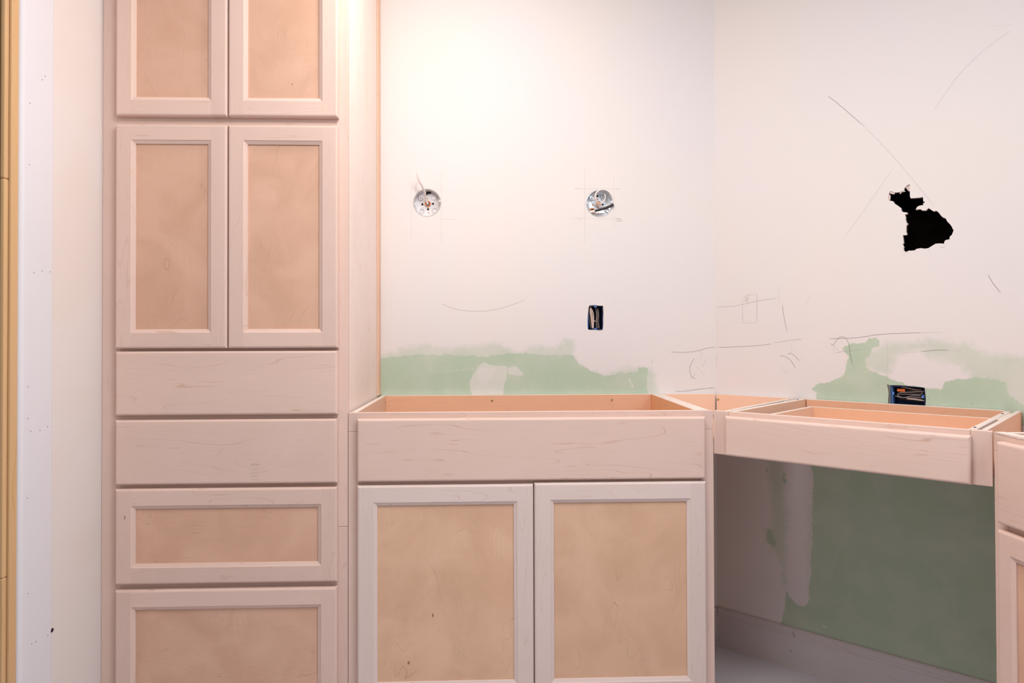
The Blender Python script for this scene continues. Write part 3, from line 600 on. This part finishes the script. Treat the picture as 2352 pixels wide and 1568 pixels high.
# ------------------------------------------------------------------ electrical boxes
def round_box(B, lab, mat):
    o = empty('round_electrical_box', (B[0], 0, B[1]), 0, label=lab, category='electrical box', group='round lamp boxes in the back wall')
    lathe('metal_cup', [(RB-.001, .001), (RB-.0022, .0005), (RB-.003, .002), (RB-.0035, .018), (RB-.006, .0205), (.020, .0205), (.0005, .0206)], 0, 0, mat, o, 40)
    return o
b1 = round_box(B1, 'round steel box spattered with white compound, cable rising out, near linen cabinet', 'mudmetal')
q = 1.85e-4
def R1(u, v): return ((u-495)*q, (960-v)*q)
for u, v, r in ((620, 830, 56), (635, 1082, 54), (385, 1100, 52)):
    x, z = R1(u, v); lathe('knockout', [(r*q, .0205), (r*q, .0192), (r*q*.88, .0192), (r*q*.84, .0199), (.0003, .0199)], x, z, 'mudmetal', b1, 24)
x, z = R1(362, 848); lathe('raised_boss', [(.0105, .0205), (.0088, .0165), (.0045, .0160), (.0018, .0163)], x, z, 'mudmetal', b1, 20)
disc('screw_hole', x, z, .0017, .0162, 'steel_dark', b1, .0006)
for u, v, r in ((394, 970, 21), (598, 958, 21), (503, 1063, 21)):
    x, z = R1(u, v); disc('punched_hole', x, z, r*q, .0203, 'steel_dark', b1, .0006)
for u, v in ((492, 857), (512, 1135)):
    x, z = R1(u, v); disc('punched_hole', x, z, .0021, .0203, 'copper', b1, .0006)
lathe('cable_clamp', [(.0112, .0205), (.0112, .0180), (.0072, .0175), (.0066, .0203)], .0006, 0, 'copper', b1, 24)
disc('clamp_opening', .0006, 0, .0068, .0204, 'steel_dark', b1, .0003)
x, z = R1(508, 752)
V = [(x+a*q, .0185, z+b*q) for a, b in ((-50, -30), (-35, 25), (10, 30), (30, 12), (45, 40), (58, -5), (30, -20), (0, -12), (-20, -42))]
link('torn_opening', mesh('torn_opening', V, [tuple(range(9))]), 'steel_dark', b1)
for u, v in ((258, 985), (738, 925)):
    x, z = R1(u, v); s_ = 1 if x > 0 else -1
    box('screw_ear', min(x-.004*s_, x+.004*s_), max(x-.004*s_, x+.004*s_), -.0005, .0035, z-.0045, z+.0045, 'mudmetal', b1, .0012, 2)
tube('cable', [(.001, .020, -.002), (-.0045, .010, .012), (-.007, -.006, .028), (-.009, -.020, .040), (-.014, -.032, .052), (-.0235, -.045, .070), (-.0285, -.050, .090), (-.0270, -.048, .105)], .0043, 'cable', b1, 10, .7)
b2 = round_box(B2, 'round bright steel box holding a coiled white cable, beside the room corner', 'galv')
q2 = 1.42e-4
def R2(u, v): return ((u-705)*q2, (815-v)*q2)
x, z = R2(520, 662); lathe('raised_boss', [(.0115, .0205), (.0090, .0165), (.0045, .0160), (.0016, .0163)], x, z, 'galv', b2, 20)
disc('screw_hole', x, z, .0017, .0162, 'steel_dark', b2, .0006)
for u, v, r, m in ((670, 690, 22, 'copper'), (548, 825, 22, 'copper'), (805, 818, 25, 'steel_dark'), (685, 885, 16, 'copper'), (685, 1045, 18, 'copper'), (670, 600, 26, 'steel_dark')):
    x, z = R2(u, v); disc('punched_hole', x, z, r*q2, .0203, m, b2, .0006)
x, z = R2(540, 980); lathe('cable_clamp', [(.0112, .0205), (.0112, .0180), (.0072, .0175), (.0066, .0203)], x, z, 'copper', b2, 24); disc('clamp_opening', x, z, .0074, .0204, 'steel_dark', b2, .0004)
x, z = R2(695, 800); lathe('center_knockout', [(.0100, .0205), (.0100, .0190), (.0075, .0186), (.006, .0203)], x, z, 'copper', b2, 24)
x, z = R2(900, 960); lathe('knockout', [(.0100, .0205), (.0100, .0192), (.0088, .0192), (.0084, .0199), (.0003, .0199)], x, z, 'galv', b2, 24)
for u, v in ((390, 815), (1005, 780)):
    x, z = R2(u, v); s_ = 1 if x > 0 else -1
    box('screw_ear', min(x-.004*s_, x+.004*s_), max(x-.004*s_, x+.004*s_), -.0005, .0035, z-.0045, z+.0045, 'galv', b2, .0012, 2)
def wp(l, f): return [(*(lambda a: (a[0], y, a[1]))(f(u, v)),) for u, v, y in l]
tube('cable', wp([(835, 570, .006), (852, 640, .004), (825, 740, .002), (770, 805, 0), (690, 822, -.002), (620, 770, -.004), (592, 670, -.006), (620, 555, -.006), (700, 490, -.006), (800, 478, -.005), (920, 520, -.003), (1005, 620, 0), (1045, 740, .001), (1030, 850, .001), (990, 960, .003), (930, 1045, .010)], R2), .0021, 'cable', b2, 8)
tube('cable', wp([(700, 470, .000), (625, 530, -.002), (583, 640, -.001), (585, 740, .002), (640, 830, .004), (720, 875, .007), (800, 890, .010)], R2), .0021, 'cable', b2, 8)
tube('cable', wp([(760, 600, .018), (775, 640, .014), (768, 700, .018)], R2), .0016, 'galv', b2, 8)
tube('wire_sleeve', wp([(475, 1015, .012), (540, 1012, .008), (600, 1000, .005)], R2), .0050, 'cable', b2, 10)
tube('wire_bundle', wp([(590, 1000, .004), (700, 975, -.001), (830, 945, -.004), (940, 905, -.005), (1045, 855, -.006)], R2), .0044, 'blackwire', b2, 10)
tube('wire_bundle', wp([(600, 985, .0), (800, 930, -.004), (930, 880, -.006), (1030, 825, -.007)], R2), .0020, 'greywire', b2, 8)
# blue outlet box, upright
ob = empty('outlet_box', (OB[0], 0, OB[2]), 0, label='blue plastic outlet box upright in the back wall, stuffed with wires', category='electrical box')
shell('box_shell', .0010, .0562, .0035, .070, .0016, .0864, 'blue', ob, .0024)
box('side_flange', -.0004, .0034, .0015, .0034, .006, .068, 'bluelit', ob, .0006)
qb = 9.75e-5
def RR(u, v): return ((u-450)*qb-.0003, (1195-v)*qb+.0020)
for u, v in ((760, 358), (758, 1185)):
    x, z = RR(u, v); lathe('screw_lug', [(.0042, .010), (.0042, .0030), (.0034, .0026), (.0022, .0026), (.0020, .006)], x, z, 'bluelit', ob, 18)
for pth, m, r in (([(585, 372, .012), (575, 560, .009), (605, 800, .008), (650, 1160, .010)], 'cream', .0020), ([(600, 372, .016), (670, 560, .012), (693, 780, .010), (690, 1160, .012)], 'cream', .0020),
                  ([(590, 420, .014), (625, 620, .010), (655, 850, .009), (668, 1165, .011)], 'cream', .0018), ([(560, 380, .020), (528, 650, .018), (570, 900, .018), (610, 1130, .020)], 'greywire', .0020),
                  ([(795, 420, .018), (820, 650, .014), (803, 900, .013), (822, 1160, .016)], 'greywire', .0022), ([(862, 400, .019), (880, 650, .015), (858, 900, .013), (905, 1150, .014)], 'greywire', .0022),
                  ([(830, 500, .022), (850, 800, .018), (880, 1000, .018), (870, 1150, .02)], 'greywire', .0020), ([(740, 400, .030), (745, 800, .026), (730, 1150, .03)], 'blackwire', .0026),
                  ([(930, 400, .026), (925, 800, .024), (935, 1150, .026)], 'blackwire', .0028), ([(705, 915, .014), (740, 880, .012), (785, 895, .014)], 'cream', .0014)):
    tube('wire', wp(pth, RR), r, m, ob, 8)
# blue outlet box, on its side, low on the angled wall
hb = empty('outlet_box', (CX+DR[0]*HB[0], DR[1]*HB[0], HB[2]), -TH, label='blue plastic outlet box lying sideways in green board behind the drawer cabinet', category='electrical box')
shell('box_shell', .0060, .0962, .0020, .060, -.004, .0655, 'blue', hb, .0026)
box('side_wall', .0088, .0104, .0015, .040, -.0010, .0622, 'bluelit', hb, .0004)  # strip laid on the shell's left wall, coloured as if lit
qx = (HB[1]-HB[0])/1260
def RH(u, v): return ((u-590)*qx, .0672-(v-360)*8.6e-5)
for u, v in ((728, 655), (1785, 712)):
    x, z = RH(u, v); lathe('screw_lug', [(.0046, .010), (.0046, .0030), (.0036, .0026), (.0018, .0026), (.0016, .006)], x, z, 'bluelit', hb, 18)
x, z = RH(1010, 530); box('wire_nut', x-.0105, x+.0105, .010, .018, z-.0045, z+.0045, 'orange', hb, .0015, 2)
for pth, m, r in (([(1020, 425, .016), (1250, 450, .012), (1500, 492, .014), (1700, 500, .02)], 'cream', .0015), ([(1800, 535, .012), (1550, 565, .010), (1250, 592, .010), (1020, 618, .012), (900, 670, .014), (900, 720, .013), (1000, 775, .011), (1250, 790, .010), (1500, 775, .011), (1760, 765, .014)], 'greywire', .0017),
                  ([(1690, 575, .014), (1730, 605, .013), (1690, 645, .012), (1500, 655, .012), (1200, 668, .014), (940, 690, .017)], 'greywire', .0017), ([(800, 742, .012), (960, 775, .009), (1150, 775, .009), (1400, 715, .012), (1680, 700, .014)], 'greywire', .0016),
                  ([(1200, 822, .012), (1500, 828, .009), (1800, 850, .010)], 'cream', .0017), ([(1180, 525, .016), (1400, 530, .014), (1800, 560, .016)], 'blackwire', .0022),
                  ([(900, 830, .02), (1300, 880, .018), (1780, 890, .02)], 'blackwire', .0024), ([(1000, 440, .022), (1400, 460, .02), (1780, 470, .022)], 'blackwire', .0022)):
    tube('wire', wp(pth, RH), r, m, hb, 8)
# sawn top edges of the boards are paler than their faces
for o in list(bpy.data.objects):
    if o.type == 'MESH' and o.name.split('.')[0] in ('side_panel', 'back_rail', 'board', 'drawer_box', 'box_side', 'filler_panel', 'spacer_block') and max(v.co.z for v in o.data.vertices)+0 > H-.02:
        o.data.materials.append(M['edge']); zt = max(v.co.z for v in o.data.vertices)
        for f in o.data.polygons:
            if f.normal.z > .4 and f.center.z > zt-.004: f.material_index = 1
# small knots in the boards
doors = {o.name: o for o in bpy.data.objects if o.name.split('.')[0] in ('door', 'drawer_front')}
def knot(x, z, y, r, sq):
    # belongs to whichever door or drawer front it sits on
    for o in doors.values():
        vs = [v.co for v in o.data.vertices]
        for c in o.children: vs += [v.co for v in c.data.vertices]
        if o.parent in (lin, van) and min(v.x for v in vs) < x < max(v.x for v in vs) and min(v.z for v in vs) < z < max(v.z for v in vs):
            disc('knot', x, z, r, y, 'knot', o, .0002, sq); return
for x, z, y, r, sq in [(.2304, Z(-.549), yd-.0100, .0022, 2.6), (.1646, Z(-.676), yd-.0100, .0032, 1.4), (.5484, Z(-.600), yd-.0149, .0034, 1.5), (-.587, Z(-.272), yd-.0190, .0014, 4.), (-.1485, Z(.894), yd-.0100, .0013, 2.)]:
    knot(x, z, y, r, sq)
